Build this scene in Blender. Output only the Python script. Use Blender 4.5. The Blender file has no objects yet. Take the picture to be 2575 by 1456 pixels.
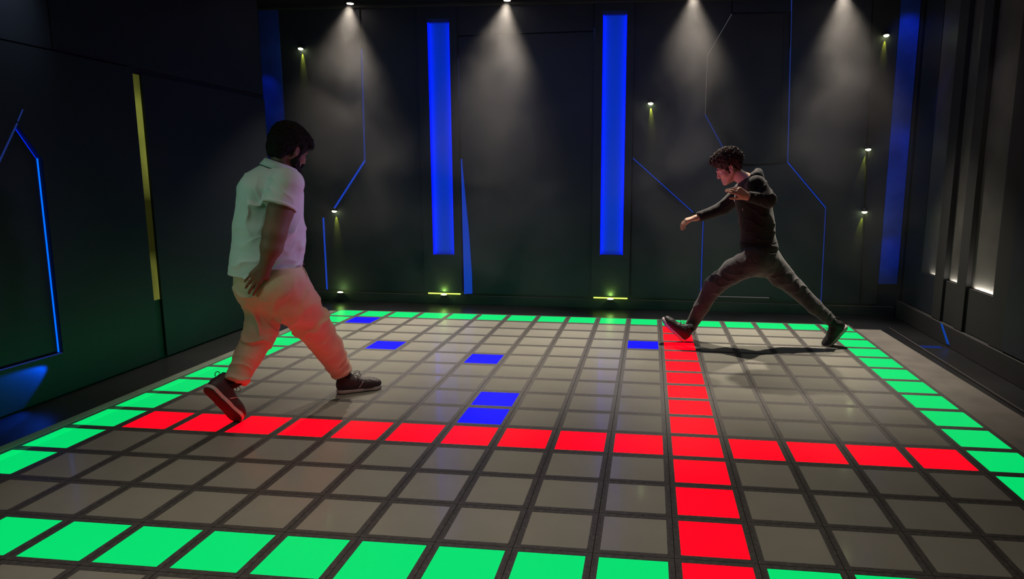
import bpy, bmesh, math, random
import numpy as np
from mathutils import Vector, Matrix, Quaternion

# ------------------------------------------------------------------ camera, world, exposure
SC = bpy.context.scene
COL = SC.collection
FPX, YAW, PIT, ROL = 1669.88, 0.1074, 1.4115, 0.0077      # focal length in pixels of the 2575 px wide frame
OX, OY = 163.88, -12.27                                   # the photograph is cropped off centre
CAM = Vector((2.578, -2.262, 1.3687))
T = 0.30                                                  # one floor tile
ROT = Matrix.Rotation(YAW, 3, 'Z') @ Matrix.Rotation(PIT, 3, 'X') @ Matrix.Rotation(ROL, 3, 'Z')
cd = bpy.data.cameras.new('camera'); cam = bpy.data.objects.new('camera', cd); COL.objects.link(cam)
cd.sensor_fit = 'HORIZONTAL'; cd.sensor_width = 36; cd.lens = FPX / 2575 * 36
cd.shift_x = -OX / 2575; cd.shift_y = OY / 2575; cd.clip_start = .05; cd.clip_end = 60
cam.matrix_world = Matrix.Translation(CAM) @ ROT.to_4x4(); SC.camera = cam
w = bpy.data.worlds.new('dark_hall'); SC.world = w; w.use_nodes = True
w.node_tree.nodes['Background'].inputs[0].default_value = (.30, .48, 1, 1)
w.node_tree.nodes['Background'].inputs[1].default_value = .022
SC.view_settings.view_transform = 'Standard'; SC.view_settings.look = 'None'
SC.view_settings.exposure = 0; SC.view_settings.gamma = 1; SC.view_settings.use_curve_mapping = False
SC.cycles.use_denoising = True
SC.cycles.max_bounces = 6; SC.cycles.diffuse_bounces = 3; SC.cycles.glossy_bounces = 3
SC.cycles.transmission_bounces = 2; SC.cycles.volume_bounces = 0
SC.cycles.volume_step_rate = 3; SC.cycles.volume_max_steps = 48
SC.cycles.sample_clamp_indirect = 4

def lamp(kind, name, loc, to, power, col, size=.05, angle=60, blend=.6, sy=None):
    d = bpy.data.lights.new(name, kind); d.energy = power; d.color = col
    if kind == 'SPOT': d.spot_size = math.radians(angle); d.spot_blend = blend; d.shadow_soft_size = size
    if kind == 'AREA':
        d.size = size
        if sy: d.shape = 'RECTANGLE'; d.size_y = sy
    if kind == 'POINT': d.shadow_soft_size = size
    o = bpy.data.objects.new(name, d); COL.objects.link(o); o.location = loc
    o.rotation_euler = (Vector(to) - Vector(loc)).to_track_quat('-Z', 'Y').to_euler()
    return o
WARM = (1, .86, .70)
# the ceiling spots that stand outside the frame: two rows over the game floor; added coloured fill lamps follow
for x, y, e, sx, sy in ((1.2, -.5, 11, 2.4, 1.2), (3.3, -.9, 3, 1.8, 1.0), (2.4, 1.2, 6.5, 3.0, 1.2)):
    l = lamp('AREA', 'ceiling_light_bank', (x, y, 3.12), (x, y + .1, 0), e, WARM, sx, sy=sy); l.data.spread = math.radians(84)
lamp('SPOT', 'added_fill_green', (-.85, -.7, 1.7), (.45, 1.4, 1.1), 36, (.46, 1, .70), .08, 34, .9)  # added unseen lamp, tints the polo shirt's back green
lamp('SPOT', 'added_fill_violet', (1.95, 1.95, 1.30), (.62, 1.42, 1.15), 27, (.58, .42, 1), .06, 44, .9)  # added unseen lamp, tints the front of the polo shirt violet
lamp('SPOT', 'added_fill_pink', (.9, 1.9, .7), (3.0, 3.3, 1.45), 55, (1, .30, .66), .06, 14, .9)  # added unseen lamp, pink fill on the young man's face
lamp('SPOT', 'added_fill_red', (2.3, .75, .10), (.62, 1.45, .42), 20, (1, .07, .05), .12, 30, .9)  # added unseen lamp, stands in for red tile light on the trousers
l = lamp('AREA', 'green_tile_fill', (-.50, 1.9, .03), (-1.15, 1.9, .22), 4.2, (0, 1, .36), .10, sy=3.8)  # added unseen lamp, strengthens the green tiles' spill on the left wall
l.rotation_euler = (math.radians(90), 0, math.radians(90)); l.data.size = 4.0; l.data.size_y = .10; l.rotation_euler.x = math.radians(105)
l = lamp('AREA', 'green_tile_fill', (1.95, 4.15, .03), (1.95, 4.9, .2), 2.6, (0, 1, .36), 5.0, sy=.1)  # same added lamp for the foot of the back wall

l = lamp('AREA', 'added_fill_blue', (2.0, 3.0, 3.05), (2.0, 4.9, 1.3), 6.5, (.16, .36, 1), 5.5, sy=.3); l.data.spread = math.radians(110)  # added unseen fill, cools the tone of the back wall

def ray(x, y):
    return ROT @ Vector(((x - 1287.5 - OX) / FPX, -(y - 728 - OY) / FPX, -1.0))
def onY(x, y, Y):
    d = ray(x, y); return CAM + d * ((Y - CAM.y) / d.y)
def onX(x, y, X):
    d = ray(x, y); return CAM + d * ((X - CAM.x) / d.x)
def onZ(x, y, Z=0):
    d = ray(x, y); return CAM + d * ((Z - CAM.z) / d.z)

# ------------------------------------------------------------------ materials
def mat(name, col, rough=.6, spec=.4, metal=0, emit=None, es=1, nz=None, bump=None, coat=0, col2=None, var=.25, sheen=0, trans=0):
    m = bpy.data.materials.new(name); m.use_nodes = True
    nt = m.node_tree; b = nt.nodes['Principled BSDF']
    b.inputs['Base Color'].default_value = (*col, 1); b.inputs['Roughness'].default_value = rough
    b.inputs['Specular IOR Level'].default_value = spec; b.inputs['Metallic'].default_value = metal
    b.inputs['Coat Weight'].default_value = coat; b.inputs['Sheen Weight'].default_value = sheen
    if emit: b.inputs['Emission Color'].default_value = (*emit, 1); b.inputs['Emission Strength'].default_value = es
    tc = nt.nodes.new('ShaderNodeTexCoord')
    if nz:
        n = nt.nodes.new('ShaderNodeTexNoise'); n.inputs['Scale'].default_value = nz; n.inputs['Detail'].default_value = 5
        r = nt.nodes.new('ShaderNodeMix'); r.data_type = 'RGBA'
        c2 = col2 or tuple(c * (1 - var) for c in col); c1 = col if col2 else tuple(c * (1 + var) for c in col)
        r.inputs[6].default_value = (*c1, 1); r.inputs[7].default_value = (*c2, 1)
        nt.links.new(tc.outputs['Object'], n.inputs['Vector'])
        mr = nt.nodes.new('ShaderNodeMapRange'); mr.inputs[1].default_value = .35; mr.inputs[2].default_value = .65
        nt.links.new(n.outputs['Fac'], mr.inputs[0]); nt.links.new(mr.outputs[0], r.inputs[0])
        nt.links.new(r.outputs[2], b.inputs['Base Color'])
    if bump:
        n = nt.nodes.new('ShaderNodeTexNoise'); n.inputs['Scale'].default_value = bump[0]; n.inputs['Detail'].default_value = 4
        nt.links.new(tc.outputs['Object'], n.inputs['Vector'])
        bp = nt.nodes.new('ShaderNodeBump'); bp.inputs['Strength'].default_value = bump[1]; bp.inputs['Distance'].default_value = bump[2]
        nt.links.new(n.outputs['Fac'], bp.inputs['Height']); nt.links.new(bp.outputs[0], b.inputs['Normal'])
    return m
def emis(name, col, s, nz=None, lo=.25):
    m = bpy.data.materials.new(name); m.use_nodes = True; nt = m.node_tree
    for n in list(nt.nodes): nt.nodes.remove(n)
    o = nt.nodes.new('ShaderNodeOutputMaterial'); e = nt.nodes.new('ShaderNodeEmission')
    e.inputs[0].default_value = (*col, 1); e.inputs[1].default_value = s; nt.links.new(e.outputs[0], o.inputs[0])
    if nz:
        tc = nt.nodes.new('ShaderNodeTexCoord'); n = nt.nodes.new('ShaderNodeTexNoise'); n.inputs['Scale'].default_value = nz
        mr = nt.nodes.new('ShaderNodeMapRange'); mr.inputs[1].default_value = .38; mr.inputs[2].default_value = .62
        mr.inputs[3].default_value = s * lo; mr.inputs[4].default_value = s
        nt.links.new(tc.outputs['Object'], n.inputs[0]); nt.links.new(n.outputs['Fac'], mr.inputs[0]); nt.links.new(mr.outputs[0], e.inputs[1])
    return m
M = {}
M['wall'] = mat('matt_black_panel', (.027, .031, .044), .62, .35, nz=1.3, var=.12, bump=(260, .25, .002))
M['wall_dark'] = mat('black_recess', (.035, .035, .037), .7, .3, nz=1.5, var=.12, bump=(200, .2, .002))
M['wall_side'] = mat('side_wall_black', (.010, .0145, .021), .55, .25, nz=1.0, var=.15, bump=(220, .2, .002))
M['slat'] = mat('brushed_slat', (.095, .093, .088), .45, .5, nz=3, var=.2, bump=(90, .5, .003))
M['floor'] = mat('dark_floor_vinyl', (.012, .013, .015), .33, .5, nz=2.2, var=.3, bump=(60, .15, .002))
M['ceiling'] = mat('black_ceiling', (.012, .012, .013), .8, .2, nz=2, var=.2)
M['edge'] = mat('grey_ramp_edging', (.155, .145, .130), .6, .35, nz=5, var=.14, bump=(150, .3, .002))
M['frame'] = mat('tile_frame_grit', (.075, .072, .068), .42, .5, nz=60, var=.35, bump=(420, .55, .0015))
M['gap'] = mat('floor_underlay', (.006, .006, .007), .8, .1)
GREY = mat('frosted_panel_grey', (.285, .283, .245), .32, .35, nz=3.0, var=.06, bump=(34, .035, .002), coat=.35)
GREY.node_tree.nodes['Principled BSDF'].inputs['Coat Roughness'].default_value = .10
def lit(name, col, e, s):
    return mat(name, col, .36, .07, emit=e, es=s, bump=(34, .035, .002))
GREEN = lit('frosted_panel_green', (.006, .14, .05), (0.0, .68, .145), 1.0)
RED = lit('frosted_panel_red', (.10, .006, .008), (1.0, .0, .006), 2.3)
BLUE = lit('frosted_panel_blue', (.006, .006, .12), (0.0, .0, 1.0), 2.3)
M['led_blue'] = emis('led_blue', (.01, .075, .75), .55)
M['led_blue_hot'] = emis('led_blue_hot', (.0, .004, 1), 3.2)
M['led_blue_dim'] = emis('led_blue_dim', (.03, .07, .42), .32)
M['led_grey_dim'] = emis('led_edge_faint', (.20, .19, .21), .35)
M['led_lime'] = emis('led_lime', (.25, .27, .045), .62, 1.6, .10)
M['led_lime_hot'] = emis('led_lime_hot', (.55, .95, .10), 2.2)
M['lens'] = emis('lamp_lens_lime', (.85, 1, .45), 14)
M['lens_warm'] = emis('lamp_lens_warm', (1, .85, .65), 14)
M['board_blue'] = mat('light_box_backboard', (.02, .14, .8), .6, .1, emit=(0, .014, .17), es=.8)
M['fixture'] = mat('black_fixture_metal', (.03, .03, .03), .35, .5, metal=.6)
M['strip_face'] = mat('corner_light_face', (.03, .10, .62), .5, .4, nz=3, var=.25, bump=(80, .3, .002))

# ------------------------------------------------------------------ helpers
def tag(o, label=None, cat=None, group=None, kind=None):
    if label: o['label'] = label
    if cat: o['category'] = cat
    if group: o['group'] = group
    if kind: o['kind'] = kind
    return o
def empty(name, loc):
    o = bpy.data.objects.new(name, None); COL.objects.link(o); o.location = loc; o.empty_display_size = .1; return o
def link(name, me, m, parent=None, smooth=False):
    o = bpy.data.objects.new(name, me); COL.objects.link(o)
    if m is not None: me.materials.append(m)
    if smooth: me.polygons.foreach_set('use_smooth', [True] * len(me.polygons))
    if parent is not None:
        o.parent = parent; o.matrix_parent_inverse = parent.matrix_world.inverted() if parent.type != 'EMPTY' else Matrix.Translation(-parent.location)
    return o
def bobj(name, bm, m, parent=None, smooth=False):
    bmesh.ops.recalc_face_normals(bm, faces=bm.faces)
    me = bpy.data.meshes.new(name); bm.to_mesh(me); bm.free()
    return link(name, me, m, parent, smooth)
def box(bm, lo, hi, bev=0):
    r = bmesh.ops.create_cube(bm, size=1)['verts']
    for v in r:
        v.co = Vector((lo[i] + (v.co[i] + .5) * (hi[i] - lo[i]) for i in range(3)))
    if bev:
        es = list({e for v in r for e in v.link_edges})
        bmesh.ops.bevel(bm, geom=es, offset=bev, segments=1, affect='EDGES')
def boxo(name, lo, hi, m, parent=None, bev=0):
    bm = bmesh.new(); box(bm, lo, hi, bev); return bobj(name, bm, m, parent)
def prism(bm, pts, axis, a, b):
    """polygon pts (2D) extruded along axis ('Y': pts are x,z ; 'X': pts are y,z) from a to b"""
    f = (lambda p, t: (p[0], t, p[1])) if axis == 'Y' else (lambda p, t: (t, p[0], p[1]))
    A = [bm.verts.new(f(p, a)) for p in pts]; B = [bm.verts.new(f(p, b)) for p in pts]
    bm.faces.new(A); bm.faces.new(B[::-1]); n = len(pts)
    for i in range(n): bm.faces.new((A[i], B[i], B[(i + 1) % n], A[(i + 1) % n]))
def priso(name, pts, axis, a, b, m, parent=None):
    bm = bmesh.new(); prism(bm, pts, axis, a, b); return bobj(name, bm, m, parent)
def ribbon(bm, pts, wd, axis, a, b):
    """strip of width wd following polyline pts in the wall plane"""
    for p, q in zip(pts, pts[1:]):
        p = Vector(p); q = Vector(q); d = (q - p).normalized(); n = Vector((-d.y, d.x)) * wd / 2; d *= wd * .3
        prism(bm, [p - n - d, q - n + d, q + n + d, p + n - d], axis, a, b)
def ribo(name, pts, wd, axis, a, b, m, parent=None):
    bm = bmesh.new(); ribbon(bm, pts, wd, axis, a, b); return bobj(name, bm, m, parent)
def lathe(bm, prof, n=20, M4=Matrix()):
    rings = []
    for r, z in prof:
        rings.append([bm.verts.new(M4 @ Vector((r * math.cos(2 * math.pi * i / n), r * math.sin(2 * math.pi * i / n), z))) for i in range(n)])
    for A, B in zip(rings, rings[1:]):
        for i in range(n): bm.faces.new((A[i], A[(i + 1) % n], B[(i + 1) % n], B[i]))
    bm.faces.new(rings[0][::-1]); bm.faces.new(rings[-1])
def tube(bm, pts, r, n=6):
    pts = [Vector(p) for p in pts]; rings = []
    up = Vector((.31, .17, .93))
    for i, p in enumerate(pts):
        d = (pts[min(i + 1, len(pts) - 1)] - pts[max(i - 1, 0)]).normalized()
        u = d.cross(up).normalized(); v = d.cross(u)
        rr = r[i] if isinstance(r, (list, tuple)) else r
        rings.append([bm.verts.new(p + (u * math.cos(2 * math.pi * k / n) + v * math.sin(2 * math.pi * k / n)) * rr) for k in range(n)])
    for A, B in zip(rings, rings[1:]):
        for i in range(n): bm.faces.new((A[i], A[(i + 1) % n], B[(i + 1) % n], B[i]))
    bm.faces.new(rings[0][::-1]); bm.faces.new(rings[-1])

# ------------------------------------------------------------------ room shell
CEIL = 3.17
tag(boxo('floor', (-2.2, -4.2, -.10), (6.4, 5.3, -.045), M['floor']), kind='structure')
tag(boxo('ceiling', (-2.2, -4.2, CEIL), (6.4, 5.3, CEIL + .1), M['ceiling']), kind='structure')
YB = 4.90
wb = tag(boxo('wall_back', (-1.95, YB + .03, -.045), (6.2, YB + .15, CEIL), M['wall_dark']), kind='structure')
tag(boxo('baseboard_back', (-1.9, YB - .012, -.045), (5.15, YB + .029, .060), M['wall_dark'], bev=.003), kind='structure')
tag(boxo('trim_1', (-1.9, YB - .05, CEIL - .035), (5.15, YB - .001, CEIL), M['wall_dark'], bev=.004), kind='structure')
XL = -1.15
wl = tag(boxo('wall_left', (XL - .30, -4.0, -.045), (XL - .03, 3.99, CEIL), M['wall_side']), kind='structure')
tag(boxo('wall_left_return', (-2.0, 3.6, -.045), (-1.75, 5.0, CEIL), M['wall_side']), kind='structure')
XR = 5.18
wr = tag(boxo('wall_right', (XR + .06, -4.0, -.045), (XR + .25, 5.1, CEIL), M['wall_dark']), kind='structure')
tag(boxo('wall_front', (-2.2, -4.25, -.045), (6.4, -4.0, CEIL), M['wall_dark']), kind='structure')

# back wall panels: thin boards proud of the wall, with the joints left open
def bpanel(pts, dep=.028, m='wall'):
    return priso('panel', pts, 'Y', YB + .03 - dep, YB + .03 + .001, M[m], wb)
zb, zt = .085, CEIL - .002
bpanel([(-1.9, zb), (-1.70, zb), (-1.70, zt), (-1.9, zt)])
bpanel([(-1.47, zb), (-1.095, zb), (-1.095, .915), (-.985, .99), (-.580, 1.545), (-.562, 2.72), (-.555, zt), (-1.47, zt)])
bpanel([(-1.075, zb), (.105, zb), (.085, zt), (-.535, zt), (-.542, 2.72), (-.558, 1.535), (-.955, .975), (-1.075, .895)], .022)
bpanel([(.545, zb), (.66, zb), (2.005, zb), (1.955, 2.86), (.515, 2.83), (.53, 1.56)], .028)
bpanel([(.515, 2.845), (1.955, 2.875), (1.952, zt), (.51, zt)], .024)
bpanel([(2.395, zb), (3.135, zb), (3.135, .92), (3.03, 1.01), (2.385, 1.565)], .016, 'wall')
bpanel([(2.385, 1.59), (3.04, 1.03), (3.155, .935), (3.16, zb + .055), (3.88, zb + .055), (3.93, .10), (4.40, .10), (4.385, 1.075), (3.975, 1.54), (3.965, 1.53), (3.60, 1.50), (3.56, 1.50), (3.34, 1.64), (3.115, 2.02), (3.115, 2.62), (3.345, 3.02), (3.34, zt), (2.36, zt)], .030)
bpanel([(3.355, 3.01), (3.135, 2.61), (3.135, 2.03), (3.345, 1.66), (3.56, 1.52), (3.895, 1.53), (3.86, 3.01)], .016, 'wall_dark')
bpanel([(3.36, 3.03), (3.92, 3.03), (3.92, zt), (3.355, zt)], .024)
bpanel([(3.945, zt), (3.93, 3.0), (3.995, 1.55), (4.405, 1.09), (4.42, zb), (4.80, zb), (4.70, zt)], .022)
bpanel([(4.82, zb), (4.97, zb), (4.97, zt), (4.72, zt)], .028, 'wall_dark')
bpanel([(5.17, zb), (5.2, zb), (5.2, zt), (5.17, zt)], .028, 'wall_dark')
# lit joints between those panels
def bstrip(pts, wd, m, a=-.004, b=.028, nm='light_strip'):
    return ribo(nm, pts, wd, 'Y', YB + a, YB + b, M[m], wb)
bstrip([(-.551, 2.72), (-.569, 1.54)], .008, 'led_blue_dim')
bstrip([(-.569, 1.54), (-.97, .985)], .010, 'led_blue', .0)
bstrip([(-1.085, .90), (-1.085, zb)], .007, 'led_blue')
bstrip([(.508, 2.85), (.535, 1.56)], .005, 'led_blue_dim', .004)
bstrip([(2.39, 1.578), (3.035, 1.02)], .008, 'led_blue', .006)
bstrip([(3.145, .925), (3.148, zb)], .006, 'led_blue', .002)
bstrip([(3.35, 3.01), (3.125, 2.615)], .006, 'led_grey_dim', .004)
bstrip([(3.125, 2.615), (3.125, 2.025)], .004, 'led_grey_dim', .004)
bstrip([(3.125, 2.025), (3.345, 1.65)], .010, 'led_blue_dim', .006)
bstrip([(3.932, zt), (3.985, 1.545)], .007, 'led_blue_dim', .004)
bstrip([(3.985, 1.545), (4.395, 1.083)], .006, 'led_blue', .008)
bstrip([(4.395, 1.083), (4.410, zb)], .006, 'led_blue_dim', .004)
bstrip([(3.17, .118), (3.87, .118)], .006, 'led_grey_dim', .004)
bstrip([(1.96, 2.9), (1.995, .7)], .004, 'led_blue_dim', .012)
# wedge shaped return beside the first light column, blue light put into its face
priso('painted_glow_return', [(.540, .08), (.625, .08), (.625, .30), (.60, .75), (.535, 1.56), (.533, 1.56)], 'Y', YB - .012, YB + .001, mat('return_painted_glow', (.02, .06, .5), .5, emit=(0, .06, .75), es=.38), wb)
bstrip([(.533, 1.56), (.540, .075)], .009, 'led_blue', -.014, .0)
bstrip([(.540, .08), (.625, .10)], .008, 'led_blue', -.02, -.012)

# the two columns with their glowing boxes
def light_box(x0, x1, z0, z1, cx0, cx1, label, slot=True):
    root = empty('light_box', ((cx0 + cx1) / 2, YB, 0))
    tag(root, label, 'light', 'glowing blue light boxes on the back wall')
    yf = YB - .032; yk = YB + .0295
    bm = bmesh.new()
    for lo, hi in (((cx0, yf, .10), (x0, yk, zt)), ((x1, yf, .10), (cx1, yk, zt)), ((x0, yf, .10), (x1, yk, z0)), ((x0, yf, z1), (x1, yk, zt))):
        box(bm, lo, hi)
    bobj('column_casing', bm, M['wall'], root)
    boxo('backboard', (x0, yk - .004, z0), (x1, yk, z1), M['board_blue'], root)
    for a, b in ((x0, x0 + .004), (x1 - .004, x1)):
        boxo('glow_strip', (a, yf + .012, z0), (b, yk - .008, z1 - .03), M['led_blue_hot'], root)
    boxo('top_baffle', (x0, yf + .002, z1 - .035), (x1, yk - .01, z1), mat('baffle', (.02, .04, .25), .6), root)
    return root
def cut_box(z0, z1, x0, x1): pass
light_box(.195, .435, .515, 3.01, .085, .515, 'tall blue light box on the column left of the wide centre panel')
light_box(2.055, 2.300, .55, 3.055, 1.965, 2.375, 'tall blue light box on the column right of the wide centre panel')

# lit strips at the two back corners
def corner_strip(x0, x1, z0, z1, label, lampz, px):
    r = empty('corner_light', ((x0 + x1) / 2, YB, z0)); tag(r, label, 'light')
    boxo('strip_face', (x0, YB - .004, z0), (x1, YB + .028, z1), M['strip_face'], r)
    return r
corner_strip(-1.70, -1.47, .09, 3.15, 'dim blue strip at the back left corner behind the left wall', 2.4, 0)
corner_strip(4.975, 5.16, .30, 3.16, 'broad blue strip at the back right corner beside the grey slats', 2.9, 0)
BL = (.02, .14, 1)
lamp('SPOT', 'corner_beam_left', (-1.60, 4.55, 2.62), (-1.66, 4.9, 2.25), 1.6, BL, .02, 50, .9)
lamp('SPOT', 'corner_beam_left_low', (-1.55, 4.2, 2.9), (-1.6, 4.9, 1.6), 2.2, BL, .03, 40, .9)
lamp('SPOT', 'corner_beam_right', (5.05, 4.55, 3.1), (5.07, 4.9, 2.75), 2.6, BL, .02, 60, .9)
lamp('SPOT', 'corner_beam_right_mid', (5.06, 3.9, 2.9), (5.07, 4.9, 1.3), 20, BL, .03, 30, .8)
lamp('SPOT', 'corner_beam_right_low', (5.06, 4.5, .75), (5.07, 4.9, .62), .8, BL, .02, 60, .8)

# left wall: thick lower cladding in two boards, lime gap, arrow-topped recess
zl = 2.125
P = [(1.50, .235), (1.52, 1.455), (1.375, 1.665), (.80, .72), (.80, .235)]
# board with the recess cut out is built as pieces around it
priso('panel', [(2.325, -.03), (2.325, zl), (-4.0, zl), (-4.0, 1.665), (1.375, 1.665), (1.52, 1.455), (1.505, .235), (1.505, -.03)], 'X', XL - .06, XL, M['wall_side'], wl)
priso('panel', [(1.505, -.03), (1.505, .235), (-4.0, .235), (-4.0, -.03)], 'X', XL - .06, XL, M['wall_side'], wl)
priso('panel', [(1.375, 1.665), (-4.0, 1.665), (-4.0, .9), (.90, .9)], 'X', XL - .06, XL + .001, M['wall_side'], wl)
priso('recess_board', [(1.505, .235), (1.52, 1.455), (1.375, 1.665), (.90, .9), (.0, .9), (.0, .235)], 'X', XL - .05, XL - .045, mat('recess_board_blue', (.03, .045, .12), .5), wl)
ribo('light_strip', [(1.378, 1.655), (1.508, 1.46)], .005, 'X', XL - .044, XL - .03, emis('led_blue_rim', (0, .02, 1), 7), wl)
ribo('light_strip', [(1.512, 1.46), (1.500, .24)], .008, 'X', XL - .040, XL - .026, emis('led_blue_side', (0, .11, 1), 1.6), wl)
ribo('light_strip', [(1.378, 1.66), (1.15, 1.29)], .007, 'X', XL - .002, XL + .004, M['led_blue_dim'], wl)
ribo('light_strip', [(1.385, 1.675), (1.425, 1.745)], .006, 'X', XL - .002, XL + .004, M['led_blue_dim'], wl)
ribo('light_strip', [(1.495, .235), (.5, .245)], .005, 'X', XL - .01, XL + .002, M['led_blue_dim'], wl)
priso('panel', [(2.41, -.03), (2.41, zl - .03), (3.99, zl - .03), (3.99, -.03)], 'X', XL - .06, XL, M['wall_side'], wl)
boxo('light_strip', (XL - .024, 2.326, .42), (XL - .018, 2.409, 2.09), M['led_lime'], wl)
boxo('panel_gap', (XL - .055, 2.326, -.03), (XL - .020, 2.409, .42), M['wall_dark'], wl)
boxo('panel', (XL - .035, -3.9, zl + .012), (XL - .012, 1.69, CEIL - .01), M['wall_side'], wl)
boxo('panel', (XL - .035, 1.70, zl + .012), (XL - .012, 3.99, CEIL - .01), M['wall_side'], wl)
lamp('SPOT', 'left_wall_top_beam', (-.80, 1.35, 3.12), (-1.18, 1.38, 2.47), 48, (.78, .85, 1), .04, 42, 1.0)
lamp('SPOT', 'recess_foot_beam', (-1.10, 1.47, .205), (-1.16, .86, -.02), 34, (.0, .09, 1), .008, 44, .45)

# right wall: plinth, slats and warm-lit channels
tag(boxo('baseboard_right', (XR - .02, -3.9, -.045), (XR + .059, 4.87, .13), M['wall_dark'], bev=.004), kind='structure')
def rslat(y0, y1, x0, m, z0=.135, z1=CEIL - .002, nm='slat'):
    return boxo(nm, (x0, y0, z0), (XR + .061, y1, z1), M[m], wr, bev=.002)
rslat(4.46, 4.87, XR + .03, 'wall')
rslat(4.06, 4.455, XR + .035, 'slat', .50)
rslat(4.055, 4.46, XR + .025, 'wall', .135, .50)
rslat(3.86, 4.04, XR - .005, 'wall_dark')
rslat(3.60, 3.855, XR + .035, 'slat', .50)
rslat(3.44, 3.60, XR - .005, 'wall_dark')
rslat(3.01, 3.435, XR + .035, 'slat', .50)
rslat(3.01, 3.86, XR + .015, 'wall_dark', .135, .50)
rslat(2.80, 3.0, XR - .005, 'wall_dark', .135, CEIL - .01)
rslat(-3.9, 2.79, XR - .012, 'wall', .14)
rslat(4.042, 4.052, XR + .02, 'slat', .135, .9, 'edge_bead')
for y, wd, e in ((4.16, .16, .14), (3.72, .2, .3), (3.20, .36, .75)):
    l = lamp('AREA', 'slat_uplight', (XR + .016, y, .506), (XR + .030, y - .0, 1.3), e, (1, .92, .78), wd, sy=.02)
    l.rotation_euler = (math.radians(180), math.radians(2), 0); l.data.size = .025; l.data.size_y = wd
    lamp('POINT', 'slat_uplight_spark', (XR + .022, y - wd * .42, .53), (XR, y, 1), e * .05, (1, .92, .78), .008)
lamp('SPOT', 'slat_wash', (4.7, 3.0, 3.0), (5.2, 3.4, 1.2), 10, (1, .92, .8), .04, 50, .9)
boxo('blue_spill_floor', (4.92, 3.56, -.0449), (5.10, 3.63, -.043), M['led_blue_dim'], wr)  # spill of blue light on the floor, made as a glowing patch
priso('blue_spill_plinth', [(3.585, -.02), (3.64, -.02), (3.80, .125), (3.76, .125)], 'X', XR - .0225, XR - .0205, mat('blue_spill_plinth', (.0, .07, .5), .5, emit=(0, .06, .5), es=.4), wr)  # spill of blue light on the plinth, put into colour and emission
tag(boxo('trim_2', (4.90, -3.5, -.0451), (4.915, 4.3, -.034), M['wall_dark'], bev=.002), kind='structure')

# ------------------------------------------------------------------ illuminated game floor
gf = empty('game_floor', (6.5 * T, 6 * T, -.045))
tag(gf, 'raised grid floor of square frosted tiles glowing green, red and blue', 'floor')
boxo('underlay', (-2 * T - .002, -3 * T, -.044), (15 * T + .002, 14 * T + .002, -.012), M['gap'], gf)
bm = bmesh.new(); h = T / 2 - .0012; b = .0235
for lo, hi in (((-h, -h, -.02), (h, -h + b, 0)), ((-h, h - b, -.02), (h, h, 0)), ((-h, -h + b, -.02), (-h + b, h - b, 0)), ((h - b, -h + b, -.02), (h, h - b, 0))):
    box(bm, lo, hi)
FR = bpy.data.meshes.new('tile'); bm.to_mesh(FR); bm.free(); FR.materials.append(M['frame'])
PM = {}
for k, m in (('grey', GREY), ('green', GREEN), ('red', RED), ('blue', BLUE)):
    bm = bmesh.new(); hh = h - b; box(bm, (-hh, -hh, -.018), (hh, hh, -.0008)); me = bpy.data.meshes.new('light_panel'); bm.to_mesh(me); bm.free()
    me.materials.append(m); PM[k] = me
BLUES = {(-1, 12), (1, 9), (4, 8), (5, 5), (5, 4), (8, 10)}
for r in range(-2, 14):
    for c in range(-2, 15):
        k = 'grey'
        if c in (-2, 14) and r >= -1 or r in (-1, 13): k = 'green'
        if r == 3 and -1 <= c <= 13 or c == 9 and r != 13: k = 'red'
        if (c, r) in BLUES: k = 'blue'
        o = bpy.data.objects.new('tile', FR); COL.objects.link(o); o.parent = gf
        o.location = Vector(((c + .5) * T, (r + .5) * T, 0)) - gf.location
        p = bpy.data.objects.new('light_panel', PM[k]); COL.objects.link(p); p.parent = o
        if k != 'grey': p['label'] = 'glowing %s panel' % k
boxo('edging', (-2 * T - .075, -3 * T, -.044), (-2 * T - .004, 14 * T - .05, -.001), M['edge'], gf, .003)
bm = bmesh.new()
prism(bm, [(-3 * T, 0), (-3 * T, 1), (4.03, 1), (4.03, 0)], 'X', 0, 1)
for v in bm.verts:
    t, y, u = v.co; x1 = 15 * T + .36 - .125 * (y + .9) / 4.93
    v.co = (15 * T + .004 if t < .5 else x1, y, -.044 + u * .042)
bobj('edging', bm, M['edge'], gf)

# ------------------------------------------------------------------ lamps that show
def wall_lamp(x, z, label, pw, lean=0):
    r = empty('wall_lamp', (x, YB, z)); tag(r, label, 'light', 'small lime spotlights on the back wall')
    bm = bmesh.new(); lathe(bm, [(.0, .03), (.020, .03), (.027, .018), (.028, 0), (.024, -.004)], 18, Matrix.Translation((x, YB - .03, z)))
    bobj('housing', bm, M['fixture'], r, True)
    bm = bmesh.new(); bmesh.ops.create_icosphere(bm, subdivisions=2, radius=1, matrix=Matrix.Translation((x, YB - .034, z - .003)) @ Matrix.Diagonal((.027, .026, .017, 1)))
    bobj('lens', bm, M['lens'], r, True)
    bm = bmesh.new(); box(bm, (x - .012, YB - .03, z - .006), (x + .012, YB + .004, z + .02)); bobj('bracket', bm, M['fixture'], r)
    lamp('POINT', 'wall_lamp_glow', (x, YB - .05, z + .012), (x, YB, 0), .045, (.35, 1, .35), .01)
    l = lamp('SPOT', 'wall_lamp_beam', (x, YB - .012, z - .014), (x + lean * .5, YB + .030, z - .27), pw * 5, (.72, .80, .05), .002, 26, .8)
    return r
wall_lamp(-1.22, 2.73, 'lime wall spotlight above the bearded man, nearest the left corner', 3.0)
wall_lamp(-.93, .985, 'lime wall spotlight where the slanting blue line ends, left of the light columns', 3.0)
wall_lamp(2.56, 2.14, 'lime wall spotlight just right of the second tall blue light box', 3.4, .04)
wall_lamp(4.85, 2.78, 'topmost lime wall spotlight near the right corner', 1.6)
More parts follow.
